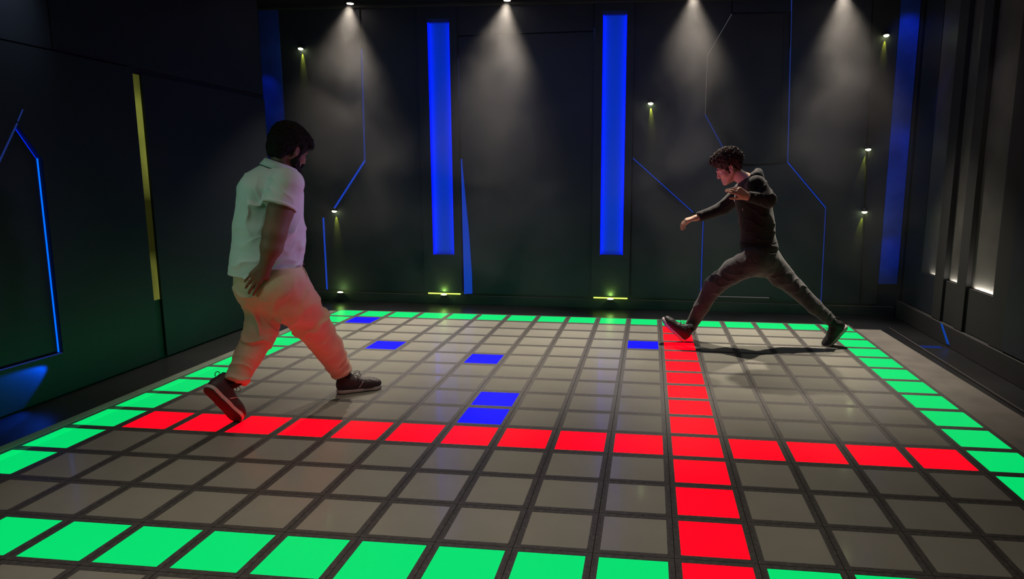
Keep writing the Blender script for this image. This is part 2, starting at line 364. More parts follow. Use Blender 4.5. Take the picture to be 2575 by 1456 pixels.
wall_lamp(4.76, 1.68, 'middle of the three lime spotlights near the right corner', 1.6, -.06)
wall_lamp(4.77, 1.05, 'lowest of the three lime spotlights near the right corner', 1.6, -.06)
def floor_lamp_(x, z, label, bar):
    y = YB - .045 if bar else YB - .05
    r = empty('uplight', (x, y, z)); tag(r, label, 'light', 'lime uplights at the foot of the back wall')
    bm = bmesh.new(); lathe(bm, [(.034, -.012), (.036, 0), (.030, .006), (.0, .006)][:3], 20, Matrix.Translation((x, y, z)))
    bobj('housing', bm, M['fixture'], r, True)
    bm = bmesh.new(); bmesh.ops.create_icosphere(bm, subdivisions=2, radius=1, matrix=Matrix.Translation((x, y, z + .008)) @ Matrix.Diagonal((.034, .018, .010, 1)))
    bobj('lens', bm, M['lens'], r, True)
    if bar:
        boxo('glow_bar', (x - bar, YB - .030, z + .010), (x + bar, YB - .018, z + .022), M['led_lime_hot'], r)
    lamp('POINT', 'uplight_glow', (x, y - .02, z + .05), (x, y, z + 1), .42 if bar else .3, (.42, 1, .12), .01)
    lamp('SPOT', 'uplight_beam', (x, y - .01, z + .03), (x, YB + .05, z + .6), 1.0 if bar else .4, (.6, .9, .12), .01, 110, 1)
    return r
floor_lamp_(-.90, .055, 'small green uplight on the ledge, behind the bearded man\'s knee', 0)
floor_lamp_(.31, .060, 'lime uplight with a glowing bar under the left light column', .185)
floor_lamp_(2.175, .060, 'lime uplight with a glowing bar under the right light column', .185)
for x, lb in ((-.59, 'round warm downlight in the ceiling above the blue angled line'), (1.08, 'round warm downlight at the top edge above the wide centre panel'),
              (2.95, 'round warm ceiling downlight above the lit angular outline'), (4.33, 'round warm ceiling downlight nearest the right corner')):
    y = YB - (.14 if x < 2 else .32)
    r = empty('downlight', (x, y, CEIL)); tag(r, lb, 'light', 'ceiling downlights along the back wall')
    bm = bmesh.new(); lathe(bm, [(.040, 0), (.050, -.001), (.052, -.012), (.040, -.020), (.034, -.014)], 24, Matrix.Translation((x, y, CEIL)))
    bobj('trim_ring', bm, M['fixture'], r, True)
    bm = bmesh.new(); lathe(bm, [(.034, -.014), (.034, -.022), (.0001, -.024)], 24, Matrix.Translation((x, y, CEIL)))
    bobj('lens', bm, M['lens_warm'], r, True)
    lamp('SPOT', 'downlight_beam', (x, y, CEIL - .035), (x, y + .05, 0), 62, WARM, .025, 42, 1.0)
    lamp('SPOT', 'downlight_floor_beam', (x, y - .02, CEIL - .035), (x + (.35 if x < 0 else -.1), 3.3, 0), 560, WARM, .035, 60, .9)

# ------------------------------------------------------------------ people: distance-field modelling, one surface per body / garment
class Field:
    def __init__(s, lo, hi, h):
        s.lo = np.array(lo, float); s.h = h
        s.n = np.ceil((np.array(hi) - s.lo) / h).astype(int) + 1
        s.F = np.full(s.n, 1.0, np.float32)
    def sub(s, lo, hi, pad):
        a = np.maximum(((np.array(lo) - pad - s.lo) / s.h).astype(int), 0)
        b = np.minimum(((np.array(hi) + pad - s.lo) / s.h).astype(int) + 2, s.n)
        ax = [(s.lo[i] + s.h * np.arange(a[i], b[i])).astype(np.float32) for i in range(3)]
        sl = tuple(slice(a[i], b[i]) for i in range(3))
        return sl, ax[0][:, None, None], ax[1][None, :, None], ax[2][None, None, :]
    def put(s, sl, d, k, cut=False):
        A = s.F[sl]
        if cut: d = -d; hh = np.maximum(k - np.abs(A - d), 0) / k; s.F[sl] = np.maximum(A, d) + hh * hh * k * .25
        else: hh = np.maximum(k - np.abs(A - d), 0) / k; s.F[sl] = np.minimum(A, d) - hh * hh * k * .25
    def cone(s, a, b, ra, rb, k=.02, cut=False, flat=0, sc=None):
        """tapered limb from a to b. sc=(axis, factor): the section is flattened along axis. flat: bit 1 / 2 = flat end at a / b"""
        a = np.array(a, float); b = np.array(b, float); r = max(ra, rb) * (max(1, sc[1]) if sc else 1)
        sl, X, Y, Z = s.sub(np.minimum(a, b), np.maximum(a, b), r + k + .012)
        ba = b - a; L = np.linalg.norm(ba) + 1e-9; u = ba / L
        px, py, pz = X - a[0], Y - a[1], Z - a[2]
        tr = px * u[0] + py * u[1] + pz * u[2]; t = np.clip(tr, 0, L)
        q2 = px * px + py * py + pz * pz - tr * tr + (tr - t) ** 2
        if sc:
            e = np.array(sc[0], float); e -= e.dot(u) * u; e /= np.linalg.norm(e) + 1e-9
            c = px * e[0] + py * e[1] + pz * e[2]; q2 = q2 + c * c * (1 / sc[1] ** 2 - 1)
        d = np.sqrt(np.maximum(q2, 0)) - (ra + (rb - ra) * t / L)
        if flat & 1: d = np.maximum(d, -tr)
        if flat & 2: d = np.maximum(d, tr - L)
        s.put(sl, d.astype(np.float32), k, cut)
    def ell(s, c, R, M3=None, k=.02, cut=False):
        c = np.array(c, float); R = np.array(R, float); m = np.array(M3 if M3 is not None else np.eye(3), float)  # rows = axes
        sl, X, Y, Z = s.sub(c, c, R.max() + k + .01)
        px, py, pz = X - c[0], Y - c[1], Z - c[2]
        q = [(px * m[i][0] + py * m[i][1] + pz * m[i][2]) / R[i] for i in range(3)]
        k0 = np.sqrt(q[0] ** 2 + q[1] ** 2 + q[2] ** 2) + 1e-6
        k1 = np.sqrt((q[0] / R[0]) ** 2 + (q[1] / R[1]) ** 2 + (q[2] / R[2]) ** 2) + 1e-6
        s.put(sl, (k0 * (k0 - 1) / k1).astype(np.float32), k, cut)
    def plane(s, p, n, k=.004):
        """remove everything on the side n points to"""
        n = np.array(n, float); n /= np.linalg.norm(n)
        X, Y, Z = [(s.lo[i] + s.h * np.arange(s.n[i])).astype(np.float32) for i in range(3)]
        d = (X[:, None, None] - p[0]) * n[0] + (Y[None, :, None] - p[1]) * n[1] + (Z[None, None, :] - p[2]) * n[2]
        hh = np.maximum(k - np.abs(s.F - d), 0) / k; s.F = (np.maximum(s.F, d) + hh * hh * k * .25).astype(np.float32)
    def mesh(s, smooth=1):
        F = s.F; S = F < 0; nx, ny, nz = F.shape
        cnt = np.zeros((nx - 1, ny - 1, nz - 1), np.int8)
        for i in (0, 1):
            for j in (0, 1):
                for k in (0, 1): cnt += S[i:nx - 1 + i, j:ny - 1 + j, k:nz - 1 + k]
        idx = np.argwhere((cnt > 0) & (cnt < 8)); del cnt
        vid = np.full((nx - 1, ny - 1, nz - 1), -1, np.int32); vid[idx[:, 0], idx[:, 1], idx[:, 2]] = np.arange(len(idx))
        cr = [(i, j, k) for i in (0, 1) for j in (0, 1) for k in (0, 1)]
        val = {c: F[idx[:, 0] + c[0], idx[:, 1] + c[1], idx[:, 2] + c[2]] for c in cr}
        acc = np.zeros((len(idx), 3)); num = np.zeros(len(idx))
        for c in cr:
            for ax in range(3):
                if c[ax] == 0:
                    e = list(c); e[ax] = 1; e = tuple(e); A, B = val[c], val[e]
                    x = (A < 0) != (B < 0); t = np.where(x, A / np.where(x, A - B, 1), 0)
                    p = np.tile(np.array(c, float), (len(idx), 1)); p[:, ax] += t
                    acc += p * x[:, None]; num += x
        V = s.lo + s.h * (idx + acc / num[:, None]); Q = []
        for ax in range(3):
            o1, o2 = [(1, 2), (2, 0), (0, 1)][ax]
            sl0 = [slice(None)] * 3; sl1 = [slice(None)] * 3; sl0[ax] = slice(0, F.shape[ax] - 1); sl1[ax] = slice(1, F.shape[ax])
            E = np.argwhere(S[tuple(sl0)] != S[tuple(sl1)])
            E = E[(E[:, o1] > 0) & (E[:, o2] > 0) & (E[:, o1] < F.shape[o1] - 1) & (E[:, o2] < F.shape[o2] - 1)]
            fl = S[E[:, 0], E[:, 1], E[:, 2]]
            def cell(a, b):
                c = E.copy(); c[:, o1] -= a; c[:, o2] -= b; return vid[c[:, 0], c[:, 1], c[:, 2]]
            q = np.stack([cell(1, 1), cell(0, 1), cell(0, 0), cell(1, 0)], 1)
            q[~fl] = q[~fl][:, ::-1]; Q.append(q)
        Q = np.vstack(Q); Q = Q[(Q >= 0).all(1)]
        for _ in range(smooth):
            A = np.zeros_like(V); N = np.zeros(len(V))
            for a, b in ((0, 1), (1, 2), (2, 3), (3, 0)):
                for u, v in ((a, b), (b, a)):
                    for i in range(3): A[:, i] += np.bincount(Q[:, u], V[Q[:, v], i], len(V))
                    N += np.bincount(Q[:, u], minlength=len(V))
            V = V * .45 + .55 * A / np.maximum(N, 1)[:, None]
        return V, Q
def normals(V, Q):
    n = np.cross(V[Q[:, 2]] - V[Q[:, 0]], V[Q[:, 3]] - V[Q[:, 1]]); N = np.zeros_like(V)
    for c in range(4):
        for i in range(3): N[:, i] += np.bincount(Q[:, c], n[:, i], len(V))
    return N / (np.linalg.norm(N, axis=1)[:, None] + 1e-12)
def npmesh(name, V, Q, m, parent, smooth=True):
    me = bpy.data.meshes.new(name)
    me.vertices.add(len(V)); me.vertices.foreach_set('co', V.astype(np.float32).ravel())
    me.loops.add(Q.size); me.loops.foreach_set('vertex_index', Q.astype(np.int32).ravel())
    me.polygons.add(len(Q)); me.polygons.foreach_set('loop_start', np.arange(0, Q.size, Q.shape[1], dtype=np.int32))
    me.polygons.foreach_set('loop_total', np.full(len(Q), Q.shape[1], np.int32))
    me.update(calc_edges=True); me.validate()
    return link(name, me, m, parent, smooth)
_rs = np.random.RandomState(5)
_K = _rs.normal(size=(24, 3)); _K /= np.linalg.norm(_K, axis=1)[:, None]; _PH = _rs.uniform(0, 6.28, 24)
def noise(P, f, seed=0):
    """smooth pseudo-noise in about -1..1"""
    q = P * f; q = q + .6 * np.sin(q[:, [1, 2, 0]] * 1.7 + seed)
    r = 0
    for i in range(6):
        k = _K[(i * 3 + seed * 5) % 24]; r = r + np.sin(q @ k * 6.28 * (1 + .23 * i) + _PH[(i + seed * 7) % 24])
    return r / 3.2
def folds(V, Q, fl, base=.0015, bf=9, seed=1, g=1.15):
    """cloth relief. fl: (centre, crease direction, amplitude, spread, creases per metre)"""
    N = normals(V, Q); d = base * noise(V, bf * .45, seed) + base * .35 * noise(V, bf * .9, seed + 2)
    for i, (c, a, amp, sp, fr) in enumerate(fl):
        c = np.array(c); a = np.array(a, float); a /= np.linalg.norm(a); p = V - c
        wgt = np.exp(-(p * p).sum(1) / sp ** 2)
        ph = p @ a * fr * 6.28 + 1.5 * noise(V, 4.5, i + 3) + i
        ph = ph + 1.3 * noise(V, 3.1, i + 9); r = 1.12 - np.sqrt(np.sin(ph * .42) ** 2 + .015); d = d + g * amp * wgt * (r ** 2.6 * 1.7 - .5) * np.clip(.75 + .6 * noise(V, 4, i), .15, 1.4)
    return V + N * d[:, None]

def sock(an, kn, root, r):
    bm = bmesh.new(); t = LASTSHOE['top']
    tube(bm, cr([an.lerp(kn, .12), an.lerp(t, .4), t, LASTSHOE['in']], 3), r, 14); child(bobj('sock', bm, M['sock'], None, True), root)
class Who:
    """turns a pixel of the photograph and a depth offset into a point in the vertical plane the person stands in"""
    def __init__(s, base):
        s.b = Vector((base[0], base[1], 0)); d = s.b - CAM; d.z = 0; s.D = d.length; s.h = d.normalized(); s.r = Vector((s.h.y, -s.h.x, 0))
    def p(s, x, y, d=0):
        v = ray(x, y); return CAM + v * ((s.D + d) / v.dot(s.h))
    def R(s, px, d=0): return px * (s.D + d) / FPX
U3 = Vector((0, 0, 1))

def basis(F, U):
    F = Vector(F).normalized(); U = Vector(U); S = U.cross(F).normalized(); U = F.cross(S).normalized()
    return F, S, U      # forward, left side, up
def head_fn(O, fr, sc=1.0):
    F, S, U = fr
    return lambda x, y, z: O + (F * x + S * y + U * z) * sc
def head(f, L, fr, sc=1.0):
    F, S, U = fr; m = [F, S, U]
    e = lambda c, R, k=.012, cut=False: f.ell(L(*c), [r * sc for r in R], m, k * sc, cut)
    c_ = lambda a, b, ra, rb, k=.01, cut=False: f.cone(L(*a), L(*b), ra * sc, rb * sc, k * sc, cut)
    e((-.012, 0, .022), (.096, .074, .094), .02)
    e((.030, 0, -.035), (.062, .057, .082), .03)
    c_((.030, 0, -.09), (.074, 0, -.104), .030, .022, .02)
    for s in (-1, 1):
        c_((-.005, s * .056, -.045), (.062, s * .020, -.103), .018, .014, .02)
        c_((.083, s * .040, .012), (.094, s * .010, .012), .009, .009, .012)
        e((.060, s * .040, -.036), (.028, .024, .024), .02)
        e((.092, s * .030, -.011), (.014, .017, .011), .012, True)
        e((.095, s * .010, -.046), (.011, .008, .007), .006)
        # ear: rim with a hollow
        e((-.004, s * .078, -.012), (.019, .010, .033), .004)
        e((.000, s * .087, -.010), (.010, .006, .019), .004, True)
    c_((.090, 0, .002), (.108, 0, -.041), .009, .0115, .012)
    for s in (-1, 1):
        c_((.0885, 0, -.0695), (.079, s * .021, -.0735), .0068, .0045, .005); c_((.0880, 0, -.0815), (.079, s * .019, -.0765), .0075, .0045, .005)
        c_((.0835, s * .019, -.0045), (.0775, s * .043, -.0065), .0052, .0045, .005)
def eyes(who, L, fr, parent, irisc=(.03, .015, .008)):
    ew, ic = mat('eye_white', (.55, .5, .48), .2), mat('iris', irisc, .15)
    for s in (-1, 1):
        bm = bmesh.new(); bmesh.ops.create_uvsphere(bm, u_segments=14, v_segments=10, radius=.0115, matrix=Matrix.Translation(L(.0720, s * .031, -.012)))
        e = bobj('eye', bm, ew, parent, True)
        bm = bmesh.new(); bmesh.ops.create_uvsphere(bm, u_segments=12, v_segments=8, radius=.0052, matrix=Matrix.Translation(L(.0790, s * .031, -.0145)))
        i = bobj('iris', bm, ic, None, True); i.parent = e; i.matrix_parent_inverse = Matrix()
def hand(f, w0, X, N, side, curls, sc=1.0, thumb=(.6, .5), spread=.06, k=.006, tcurl=.35):
    """w0 wrist, X towards the knuckles, N out of the back of the hand, side=+1: thumb on the X x N side... curls: per finger (base, mid, tip) in radians"""
    X = Vector(X).normalized(); N = Vector(N); N = (N - X * N.dot(X)).normalized(); Tt = N.cross(X).normalized() * side     # towards the thumb
    w0 = Vector(w0)
    P = lambda a, b, c: w0 + (X * a + Tt * b + N * c) * sc
    f.cone(P(-.03, 0, 0), P(.012, 0, 0), .026 * sc, .025 * sc, .012, sc=(N, .78))
    for b in (-.028, -.010, .010, .027):
        f.cone(P(.008, b * .55, 0), P(.086 - abs(b - .006) * .22, b, .003), .0165 * sc, .0128 * sc, .014)
    f.cone(P(.012, .018, -.006), P(.045, .030, -.008), .017 * sc, .015 * sc, .012)
    F4 = [(.027, .045, .026, .021, .0086), (.010, .049, .030, .022, .0089), (-.010, .045, .028, .021, .0084), (-.028, .036, .021, .019, .0073)]
    for i, (b, l1, l2, l3, r) in enumerate(F4):
        p = P(.088 - abs(b - .006) * .22, b, .002); c = curls[i]
        ang = 0; fan = (1.5 - i) * spread
        q = Quaternion(N, 0)
        base = (X * math.cos(fan) + Tt * math.sin(fan)).normalized()
        for j, (l, a) in enumerate(((l1, c[0]), (l2, c[1]), (l3, c[2]))):
            ang += a; d = base * math.cos(ang) - N * math.sin(ang); e = p + d * l * sc
            f.cone(p, e, (r - .0007 * j) * sc, (r - .0007 * (j + 1)) * sc, k * (1.2 if j == 0 else .5)); p = e
    # thumb: leaves the side of the palm close to the wrist
    p = P(.026, .026, -.008); a0, dn = thumb
    d = (X * math.cos(a0) + Tt * math.sin(a0) - N * dn).normalized()
    for j, (l, r) in enumerate(((.042, .0125), (.032, .0102), (.025, .0090))):
        e = p + d * l * sc; f.cone(p, e, r * sc, (r - .0012) * sc, .009 if j == 0 else .004); p = e
        d = (d * math.cos(tcurl * .7) + (X * .8 - N * .4).normalized() * math.sin(tcurl * .7)).normalized()

def cr(pts, n=4):
    P_ = [Vector(x) for x in pts]; P_ = [P_[0] * 2 - P_[1]] + P_ + [P_[-1] * 2 - P_[-2]]; out = []
    for i in range(1, len(P_) - 2):
        a, b, c, d = P_[i - 1:i + 3]
        for j in range(n):
            t = j / n; out.append(.5 * ((2 * b) + (c - a) * t + (2 * a - 5 * b + 4 * c - d) * t * t + (3 * b - a - 3 * c + d) * t ** 3))
    return out + [P_[-2]]
LASTSHOE = {}
# --- shoes: local frame x = toe, z = up from the sole, y = to the left
def shoe(parent, heel, toe, up, name_lbl, mats, L=.29, bend=0, style=0, lean=0):
    X = (Vector(toe) - Vector(heel)).normalized(); Z = Vector(up); Z = (Z - X * Z.dot(X)).normalized(); Y = Z.cross(X)
    h0 = Vector(heel); sc = L / .29
    def place(V):
        V = V.copy()
        if bend:
            t = np.clip((V[:, 0] - .175) / .10, 0, 1); a = bend * t; x = V[:, 0] - .175; z = V[:, 2]
            nx = .175 + x * np.cos(a * .5) - z * np.sin(a) * (t > 0); nz = z * np.cos(a) + x * np.sin(a * .5)
            V[:, 0] = np.where(t > 0, nx, V[:, 0]); V[:, 2] = np.where(t > 0, nz, V[:, 2])
        m = np.array([X, Y, Z]); return np.array(h0) + (V * sc) @ m
    f = Field((-.02, -.075, -.01), (.31, .075, .17), .003)
    f.ell((.052, 0, .050), (.052, .036, .050), None, .02)
    f.cone((.05, 0, .075), (.115, 0, .062), .036, .034, .03)
    f.cone((.10, 0, .064), (.20, 0, .044), .038, .033, .03, sc=((0, 1, 0), 1.15))
    f.ell((.222, .003, .036), (.064, .049, .036), None, .03)
    f.ell((.150, .004, .034), (.10, .040, .03), None, .03)
    f.cone((.055, 0, .08), (.048, 0, .126), .039, .038, .02, flat=2)
    f.cone((.095, 0, .088), (.080, 0, .122), .026, .016, .012)
    f.ell((.052, 0, .128), (.031, .026, .024), None, .004, True)
    f.plane((0, 0, .020), (0, 0, -1), .003)
    V, Q = f.mesh(1); V = V + normals(V, Q) * (.0006 * noise(V, 30, 2))[:, None]
    npmesh('shoe_upper', place(V), Q, mats[0], None)
    o = [x for x in COL.objects if x.name.startswith('shoe_upper')][-1]
    o.name = 'shoe'; o.parent = parent; o.matrix_parent_inverse = Matrix.Translation(-parent.location)
    if name_lbl: o['label'] = name_lbl
    # sole
    f = Field((-.03, -.08, -.02), (.32, .08, .05), .003)
    f.cone((.045, 0, .012), (.14, .002, .012), .044, .038, .02, sc=((0, 0, 1), 3))
    f.cone((.14, .002, .012), (.235, .006, .012), .038, .052, .03, sc=((0, 0, 1), 3))
    f.plane((0, 0, .024), (0, 0, 1), .006); f.plane((0, 0, 0), (0, 0, -1), .010)
    V, Q = f.mesh(1); s = npmesh('sole', place(V), Q, mats[1], o); s.matrix_parent_inverse = Matrix()
    s.parent = o; s.matrix_parent_inverse = (Matrix.Translation(parent.location) @ o.matrix_parent_inverse).inverted()
    f = Field((-.03, -.08, -.02), (.32, .08, .05), .003)
    f.cone((.045, 0, .004), (.14, .002, .004), .041, .035, .02, sc=((0, 0, 1), 3)); f.cone((.14, .002, .004), (.235, .006, .004), .035, .049, .03, sc=((0, 0, 1), 3))
    f.plane((0, 0, .006), (0, 0, 1), .002); f.plane((0, 0, -.0025), (0, 0, -1), .002)
    V, Q = f.mesh(1); s = npmesh('outsole', place(V), Q, M['rubber_dark'], o); s.matrix_parent_inverse = Matrix()
    W4 = lambda P: [Vector(v) for v in place(np.array(P, float))]
    def sub(name, bm, m, sm=True):
        x = bobj(name, bm, m, None, sm); x.parent = o; x.matrix_parent_inverse = Matrix(); return x
    s.matrix_parent_inverse = Matrix()
    bm = bmesh.new()
    for i in range(5):
        x = .105 + i * .021; z = .0985 - i * .0088; tube(bm, W4([(x, -.024, z - .010), (x + .006, -.01, z + .001), (x + .011, .008, z + .002), (x + .016, .024, z - .012)]), .0021)
        tube(bm, W4([(x, .024, z - .010), (x + .006, .01, z + .001), (x + .011, -.008, z + .002), (x + .016, -.024, z - .012)]), .0021)
    for sgn in (-1, 1):
        tube(bm, cr(W4([(.105, 0, .102), (.116, sgn * .010, .120), (.132, sgn * .024, .130), (.150, sgn * .032, .122), (.152, sgn * .026, .106), (.136, sgn * .014, .099), (.112, 0, .101)])), .0016, 5)
        tube(bm, cr(W4([(.106, 0, .103), (.122, sgn * .02, .114), (.13, sgn * .036, .104), (.135, sgn * .05, .080)])), .0016, 5)
    LASTSHOE['in'] = W4([(.068, 0, .060)])[0]; LASTSHOE['top'] = W4([(.055, 0, .125)])[0]
    tag(sub('laces', bm, mats[2]), kind='stuff')
    for sgn in (-1, 1):
        if style == 0: segs = [((.135, .030), (.165, .070))]
        else: segs = [((.125, .030), (.135, .072)), ((.150, .030), (.142, .066)), ((.168, .030), (.152, .060))]
        for (xa, za), (xb, zb_) in segs:
            q = []
            for t in np.linspace(0, 1, 5):
                x = xa + (xb - xa) * t; z = za + (zb_ - za) * t
                yy = .0415 * math.sqrt(max(.02, 1 - ((z - .036) / .062) ** 2)) * (1.0 if x < .17 else 1.03) + .0015
                q.append((x, sgn * yy, z))
            bm = bmesh.new(); tube(bm, W4(q), [.0035, .0050, .0050, .0045, .003], 6)
            sub('side_stripe', bm, mats[3])
    bm = bmesh.new(); tube(bm, cr(W4([(.004, 0, .090), (-.007, 0, .098), (-.010, 0, .110), (-.003, 0, .122), (.010, 0, .122)])), .0022, 6)
    sub('heel_loop', bm, mats[2])
    return o
def child(o, root, name=None):
    o.parent = root; o.matrix_parent_inverse = Matrix.Translation(-root.location)
    if name: o.name = name
    return o

def skinmat(name, c):
    m = mat(name, c, .60, .28, nz=18, var=.07, bump=(160, .12, .001)); b = m.node_tree.nodes['Principled BSDF']
    b.inputs['Subsurface Weight'].default_value = .12; b.inputs['Subsurface Radius'].default_value = (.012, .004, .002); return m
M['skin_a'] = skinmat('skin_brown', (.19, .105, .072)); M['skin_b'] = skinmat('skin_light', (.60, .38, .28))
M['hair'] = mat('black_hair', (.010, .008, .008), .75, .15, nz=90, var=.5, bump=(240, .8, .003))
M['curls'] = mat('dark_brown_curls', (.045, .028, .020), .62, .25, nz=60, var=.4)
M['shirt'] = mat('pale_pique_shirt', (.62, .64, .66), .8, .2, nz=7, var=.04, bump=(900, .3, .0006), sheen=.2)
M['piping'] = mat('dark_piping', (.02, .02, .03), .7)
M['chino'] = mat('beige_cotton', (.60, .45, .33), .85, .2, nz=9, var=.06, bump=(700, .3, .0006), sheen=.15)
M['hoodie'] = mat('black_sweatshirt', (.015, .015, .017), .85, .25, nz=12, var=.15, bump=(600, .4, .0007), sheen=.25)
M['jean'] = mat('washed_black_denim', (.058, .058, .062), .8, .25, nz=11, var=.32, bump=(650, .5, .0007), sheen=.2)
M['shoe_a'] = mat('plum_black_leather', (.045, .028, .035), .5, .4, nz=20, var=.2, bump=(260, .3, .001))
M['shoe_b'] = mat('black_mesh_upper', (.022, .022, .024), .5, .4, nz=20, var=.2, bump=(260, .4, .001))
M['sole_a'] = mat('off_white_rubber', (.50, .44, .44), .55, .4, nz=12, var=.08)
M['rubber_dark'] = mat('dark_rubber', (.03, .03, .032), .7, .3, nz=25, var=.3, bump=(120, .5, .002))
M['lace'] = mat('black_lace', (.03, .028, .03), .7)
M['stripe_a'] = mat('pink_grey_stripe', (.42, .30, .30), .5); M['stripe_b'] = mat('grey_pink_stripe', (.34, .24, .26), .5)
M['sock'] = mat('black_sock', (.012, .012, .014), .85)
M['metal'] = mat('zip_metal', (.5, .5, .5), .3, metal=1)

def bounds(pts, pad):
    a = np.array([list(p) for p in pts]); return a.min(0) - pad, a.max(0) + pad

# =========================================================== the bearded man in the pale polo shirt
A = Who((.50, 1.38)); p = A.p; R = A.R
ra = empty('person', (.50, 1.38, 0))
tag(ra, 'bearded man in pale polo shirt and beige trousers striding away, seen from behind', 'person')
hF, hS, hU = basis(A.r * .80 + A.h * .52 - U3 * .34, U3 + A.r * .12)
HO = p(729, 374, 0.0); hL = head_fn(HO, (hF, hS, hU), .98)
neck0 = p(697, 436, 0); sR, sL = p(722, 462, -.165), p(655, 462, .165)
elR, wrR = p(690, 588, -.24), p(668, 668, -.235)
hipR, hipL = p(705, 715, -.085), p(655, 712, .085)
knR, anR = p(782, 812, .02), p(862, 942, .14)
knL, anL = p(654, 840, -.02), p(590, 968, -.15)
eL, wL = p(712, 560, .27), p(728, 640, .24)
lo, hi = bounds([HO + U3 * .1, p(560, 1000, -.2), p(880, 990, .2), p(600, 700, -.3), p(760, 500, .3)], .10)
f = Field(lo, hi, .004)
f.cone(hL(-.03, 0, -.05), p(704, 430, 0), .056, .060, .03); f.cone(p(704, 428), p(690, 470), .060, .09, .04)
f.cone(sR, sL, .07, .07, .05); f.cone(p(684, 490), p(678, 600), .135, .13, .05); f.cone(p(678, 600), p(672, 700), .13, .14, .05)
f.cone(sR, p(705, 530, -.2), .062, .058, .03); f.cone(p(705, 530, -.2), elR, R(27), R(24), .03); f.cone(elR, p(683, 622, -.245), R(24), R(22), .02); f.cone(p(683, 622, -.245), wrR, R(22), R(12.5), .02)
f.cone(sL, eL, .058, .045, .03); f.cone(eL, wL, .045, .028, .02)
for hp, kn, an in ((hipR, knR, anR), (hipL, knL, anL)):
    f.cone(p(678, 705), hp, .12, .10, .05); f.cone(hp, kn, .088, .058, .03); f.cone(kn, kn.lerp(an, .35), .058, .058, .03); f.cone(kn.lerp(an, .35), an.lerp(kn, .08), .055, .030, .03)
head(f, hL, (hF, hS, hU), .98)
hand(f, wrR, p(640, 703, -.22) - wrR, -A.h + A.r * -.3, 1, [(.10, .25, .15), (.15, .3, .2), (.2, .35, .2), (.25, .4, .2)], 1.04, (.5, .35), .10)
hand(f, wL, p(735, 672, .2) - wL, A.h, -1, [(.4, .6, .4)] * 4, .95)
V, Q = f.mesh(1); body = npmesh('body', V, Q, M['skin_a'], None); child(body, ra)
eyes(A, hL, (hF, hS, hU), ra)
# hair
f = Field(*bounds([HO], .17), .0035); mm = [hF, hS, hU]
f.ell(hL(-.018, 0, .036), (.112, .092, .104), mm, .02); f.ell(hL(.070, 0, .070), (.050, .062, .040), mm, .03); f.ell(hL(-.075, 0, -.02), (.045, .068, .075), mm, .03)
f.ell(hL(-.02, 0, .075), (.095, .078, .070), mm, .03); f.ell(hL(.098, -.010, .052), (.026, .045, .020), mm, .02)
for s in (-1, 1): f.cone(hL(.018, s * .070, .03), hL(.022, s * .066, -.04), .014, .010, .015)
f.ell(hL(.090, 0, -.055), (.060, .080, .100), mm, .01, True)
for s in (-1, 1): f.ell(hL(-.004, s * .088, -.028), (.026, .020, .050), mm, .008, True)
f.plane(hL(-.06, 0, -.085), -hU - hF * .2)
V, Q = f.mesh(1); N = normals(V, Q); V = V + N * (.0042 * np.abs(noise(V, 17, 3)) + .0024 * noise(V, 38, 5))[:, None]
child(npmesh('hair', V, Q, M['hair'], None), ra)
bm = bmesh.new(); rnd = random.Random(3)
for i in range(420):
    a = rnd.uniform(0, 2 * math.pi); e = rnd.uniform(-.1, 1.35)
    n = hF * math.cos(a) * math.cos(e) + hS * math.sin(a) * math.cos(e) + hU * math.sin(e)
    b0 = hL(-.018 + .106 * math.cos(a) * math.cos(e), .086 * math.sin(a) * math.cos(e), .040 + .100 * math.sin(e))
    if n.dot(hF) > .75 and e < .5: continue
    t = (hF * .8 + hS * rnd.uniform(-.8, .8) - hU * .35); q = b0 + n * rnd.uniform(.002, .006)
    tube(bm, [b0 - n * .004, q + t * .008, q + t * .020 + n * .001, q + t * .030 - n * .004], [.0028, .0026, .0018, .0006], 4)
tag(child(bobj('hair_strands', bm, M['hair'], None, True), ra), kind='stuff')
# beard and eyebrows
f = Field(*bounds([HO - hU * .06], .14), .0035)
f.cone(hL(.036, 0, -.092), hL(.082, 0, -.116), .036, .030, .02)
for s in (-1, 1):
    f.cone(hL(.010, s * .062, -.030), hL(.016, s * .060, -.065), .015, .019, .015); f.cone(hL(.016, s * .058, -.068), hL(.070, s * .026, -.108), .022, .020, .02)
    f.cone(hL(.103, s * .004, -.060), hL(.090, s * .026, -.080), .006, .006, .008)
f.ell(hL(.098, 0, -.076), (.018, .018, .009), mm, .005, True)
V, Q = f.mesh(1); N = normals(V, Q); V = V + N * (.003 * noise(V, 30, 4) + .002 * noise(V, 60, 1))[:, None]
child(npmesh('beard', V, Q, M['hair'], None), ra)
for s in (-1, 1):
    bm = bmesh.new(); tube(bm, [hL(.103, s * .012, .012), hL(.100, s * .028, .019), hL(.088, s * .046, .014)], [.003, .0045, .002])
    child(bobj('eyebrow', bm, M['hair'], None, True), ra)
